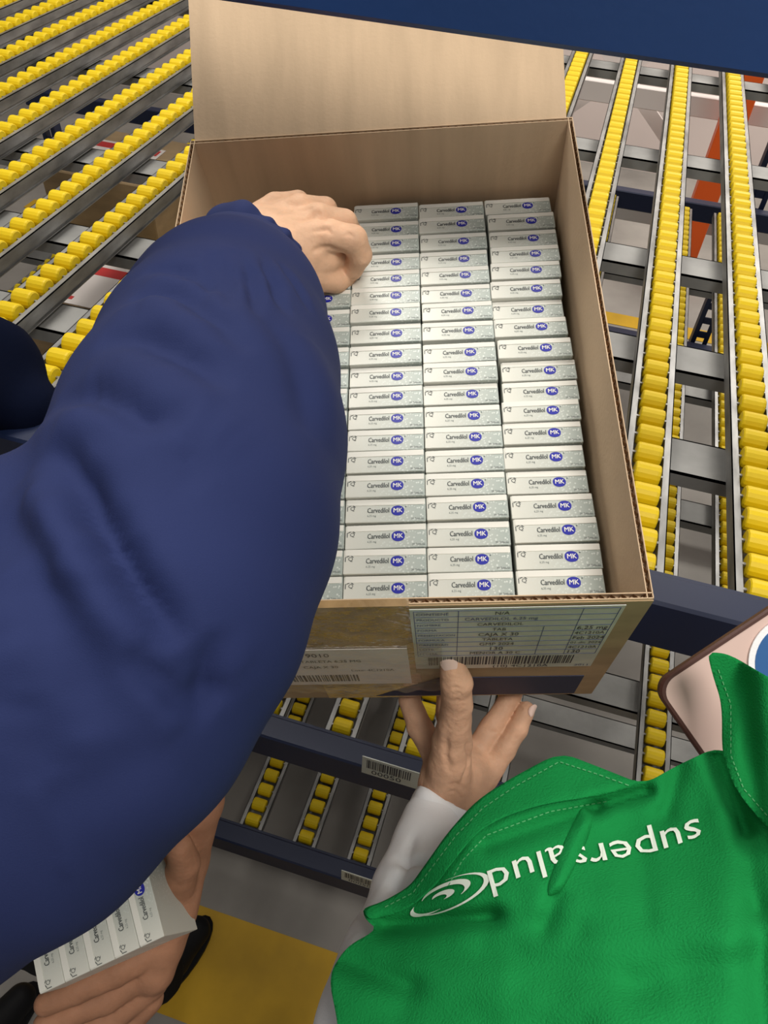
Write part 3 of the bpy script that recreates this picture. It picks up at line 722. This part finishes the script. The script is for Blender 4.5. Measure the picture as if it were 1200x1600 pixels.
def sdep(q):
    q=np.asarray(q,float); return sd(q)+np.array([.009*noise.noise(Vector((p[0]/45,p[1]/90,7))) for p in q.tolist()])+.010*np.exp(-((q[:,0]-1165-(q[:,1]-1100)*.12)/14)**2)
mk('vest_strap',cloth(strap,sdep,.006,6),green,parent=person2,smooth=True,label='green shoulder edge of the vest')
def stitches(paths,dep):
    bb=MB()
    for path in paths:
        for (a,c) in zip(path[:-1],path[1:]):
            L=math.dist(a,c); n=max(1,int(L/9))
            for k in range(n):
                u0=(k+.15)/n;u1=(k+.75)/n
                p0=(a[0]+(c[0]-a[0])*u0,a[1]+(c[1]-a[1])*u0); p1=(a[0]+(c[0]-a[0])*u1,a[1]+(c[1]-a[1])*u1)
                nx_,ny_=-(c[1]-a[1])/L*.8,(c[0]-a[0])/L*.8
                q=[(p0[0]-nx_,p0[1]-ny_),(p1[0]-nx_,p1[1]-ny_),(p1[0]+nx_,p1[1]+ny_),(p0[0]+nx_,p0[1]+ny_)]
                t=dep(q); bb.add([W(x,y,float(d)-.0012) for (x,y),d in zip(q,t)],[(0,1,2,3)])
    return bb
mk('stitching',stitches([[(600,1418),(645,1395),(675,1355),(712,1306),(755,1262),(806,1228),(874,1190),(935,1210),(985,1228)],[(700,1385),(722,1345),(760,1305),(860,1268),(950,1252)]],lambda q:vdepth(q)-.0055),stitch,parent=person2,label='pale green stitch lines')
mk('stitching',stitches([[(1122,1045),(1142,1100),(1142,1180),(1162,1232),(1200,1276)]],lambda q:sdep(q)),stitch,parent=person2,label='pale green stitch lines')
def decal(mb2,o,rd,k):
    rd=Vector(rd).normalized(); upx,upy=rd.y,-rd.x
    q=[]
    for p in mb2.v:
        x_=p[0]; wob=6*math.sin(x_*7.0)-9/(1+math.exp(-(x_-.60)*60))
        q.append((o[0]+rd.x*x_*k+upx*(p[1]*k+wob),o[1]+rd.y*x_*k+upy*(p[1]*k+wob)))
    t=vdepth(q); r=MB(); r.v=[tuple(W(x,y,float(d)-.0022)) for (x,y),d in zip(q,t)]; r.f=list(mb2.f); r.mi=list(mb2.mi); return r
wt=fit('supersalud',1.0,'LEFT',squeeze=.76)
em=MB()
em.sub(decal(wt,(1098,1294),(-.965,.262),340))
def ring(cx,cy,r0,r1,a0,a1,n=26):
    v=[]
    for k in range(n+1):
        a=a0+(a1-a0)*k/n; u=k/n; wd=(r1-r0)*math.sin(math.pi*min(max(u,.03),.97))
        for r in (r0,r0+wd): v.append((cx+r*math.cos(a),cy+r*.40*math.sin(a)-.38*r*math.cos(a)))
    f=[(2*k,2*k+1,2*k+3,2*k+2) for k in range(n)]
    t=vdepth(v); return MB().add([W(x,y,float(d)-.0022) for (x,y),d in zip(v,t)],f)
for (c0,c1,ra,rb,a0,a1) in [(698,1398,58,67,-1.6,2.6),(692,1400,34,49,-2.8,.6),(686,1404,12,27,-2.6,.9),(682,1408,36,45,1.4,3.4)]:
    em.sub(ring(c0,c1,ra,rb,a0,a1))
mk('embroidery',em,embro,parent=person2,label='white embroidered lettering and round emblem')
# ---------------------------------------------------------------- phone
def slab(px,py,t,a,bdir,la,lb,r):
    A=cv(*Vector(a).normalized()); B=cv(*Vector(bdir)); B=(B-A*B.dot(A)).normalized(); N=A.cross(B)
    if N.dot(Fv)>0: N=-N
    o=W(px,py,t); pts=[]
    for cx,cy,s in ((r,r,math.pi),(la-r,r,1.5*math.pi),(la-r,lb-r,0),(r,lb-r,.5*math.pi)):
        for k in range(9): an=s+k*math.pi/16; pts.append((cx+r*math.cos(an),cy+r*math.sin(an)))
    return o,A,B,N,pts
LA,LB=.21,.105
o,A,Bv,N,pts=slab(1014,1068,.65,(.82,-.57,-.06),(.55,.83,-.05),LA,LB,.016)
def ringmesh(sc,z):
    cx=LA/2;cy=LB/2
    return [o+A*(cx+(x-cx)*sc[0])+Bv*(cy+(y-cy)*sc[1])+N*z for x,y in pts]
n=len(pts); b3=MB()
L=[ringmesh((.98,.96),-.0),ringmesh((1,1),.002),ringmesh((1,1),.008),ringmesh((.985,.97),.0098),ringmesh((.965,.93),.0098),ringmesh((.96,.92),.0088)]
v=[p for l in L for p in l]; f=[]
for j in range(len(L)-1):
    for k in range(n): f.append((j*n+k,j*n+(k+1)%n,(j+1)*n+(k+1)%n,(j+1)*n+k))
f.append(tuple(range(n))[::-1]); b3.add(v,f,0); b3.add(L[-1],[tuple(range(n))],1)
phone=mk('mobile_phone',b3,[brown,pink],label='rose coloured phone in a brown case tucked at the vest',cat='phone')
def disc(u,w,r,z,m,nm,th=.0015):
    c=o+A*u+Bv*w; n=48; v=[]
    for zz_ in (z,z-th):
        for k in range(n): a=2*math.pi*k/n; v.append(c+N*zz_+(A*math.cos(a)+Bv*math.sin(a))*r)
    f=[tuple(range(n)),tuple(range(n,2*n))[::-1]]+[(k,n+k,n+(k+1)%n,(k+1)%n) for k in range(n)]
    mk(nm,MB().add(v,f),m,parent=phone)
disc(.108,.050,.040,.0115,whitecloth,'phone_sticker'); disc(.108,.050,.035,.0122,bluepl,'sticker_face'); disc(.108,.050,.020,.0128,whitecloth,'sticker_emblem')
# ---------------------------------------------------------------- lights
def area(loc,target,size,power,col=(1,.95,.88)):
    l=bpy.data.lights.new('ceiling_lamp','AREA'); l.size=size*S; l.energy=power; l.color=col
    o=bpy.data.objects.new('ceiling_lamp',l); o.location=loc
    d=(Vector(target)-Vector(loc)).normalized(); o.rotation_euler=d.to_track_quat('-Z','Y').to_euler(); COL.objects.link(o)
area((.50,-.10,HC+1.15),(-.05,.5,HC-.6),.60,18)
area((-1.0,.3,HC+1.2),(-.2,.5,HC-.6),.6,6)
area((-1.2,2.2,HC+1.8),(-.8,1.8,0),1.2,36)
area((1.2,4.4,HC+1.6),(.6,5.0,0.5),1.4,85)
wd=bpy.data.worlds.new('World'); scene.world=wd; wd.use_nodes=True
wd.node_tree.nodes['Background'].inputs[0].default_value=(1,.96,.91,1); wd.node_tree.nodes['Background'].inputs[1].default_value=.24
# ---------------------------------------------------------------- camera
c=bpy.data.cameras.new('camera'); co=bpy.data.objects.new('camera',c); COL.objects.link(co)
c.sensor_fit='VERTICAL'; c.sensor_height=24; c.lens=24*FP/1600; c.clip_start=.01
co.location=CAM; co.rotation_euler=Matrix(((Rv.x,Uv.x,-Fv.x),(Rv.y,Uv.y,-Fv.y),(Rv.z,Uv.z,-Fv.z))).to_euler()
scene.camera=co
done=set(); SM=Matrix.Scale(S,4)
for o in list(bpy.data.objects):
    o.location=o.location*S
    if o.type=='MESH' and o.data.name not in done:
        done.add(o.data.name); o.data.transform(SM)
scene.view_settings.view_transform='Standard'
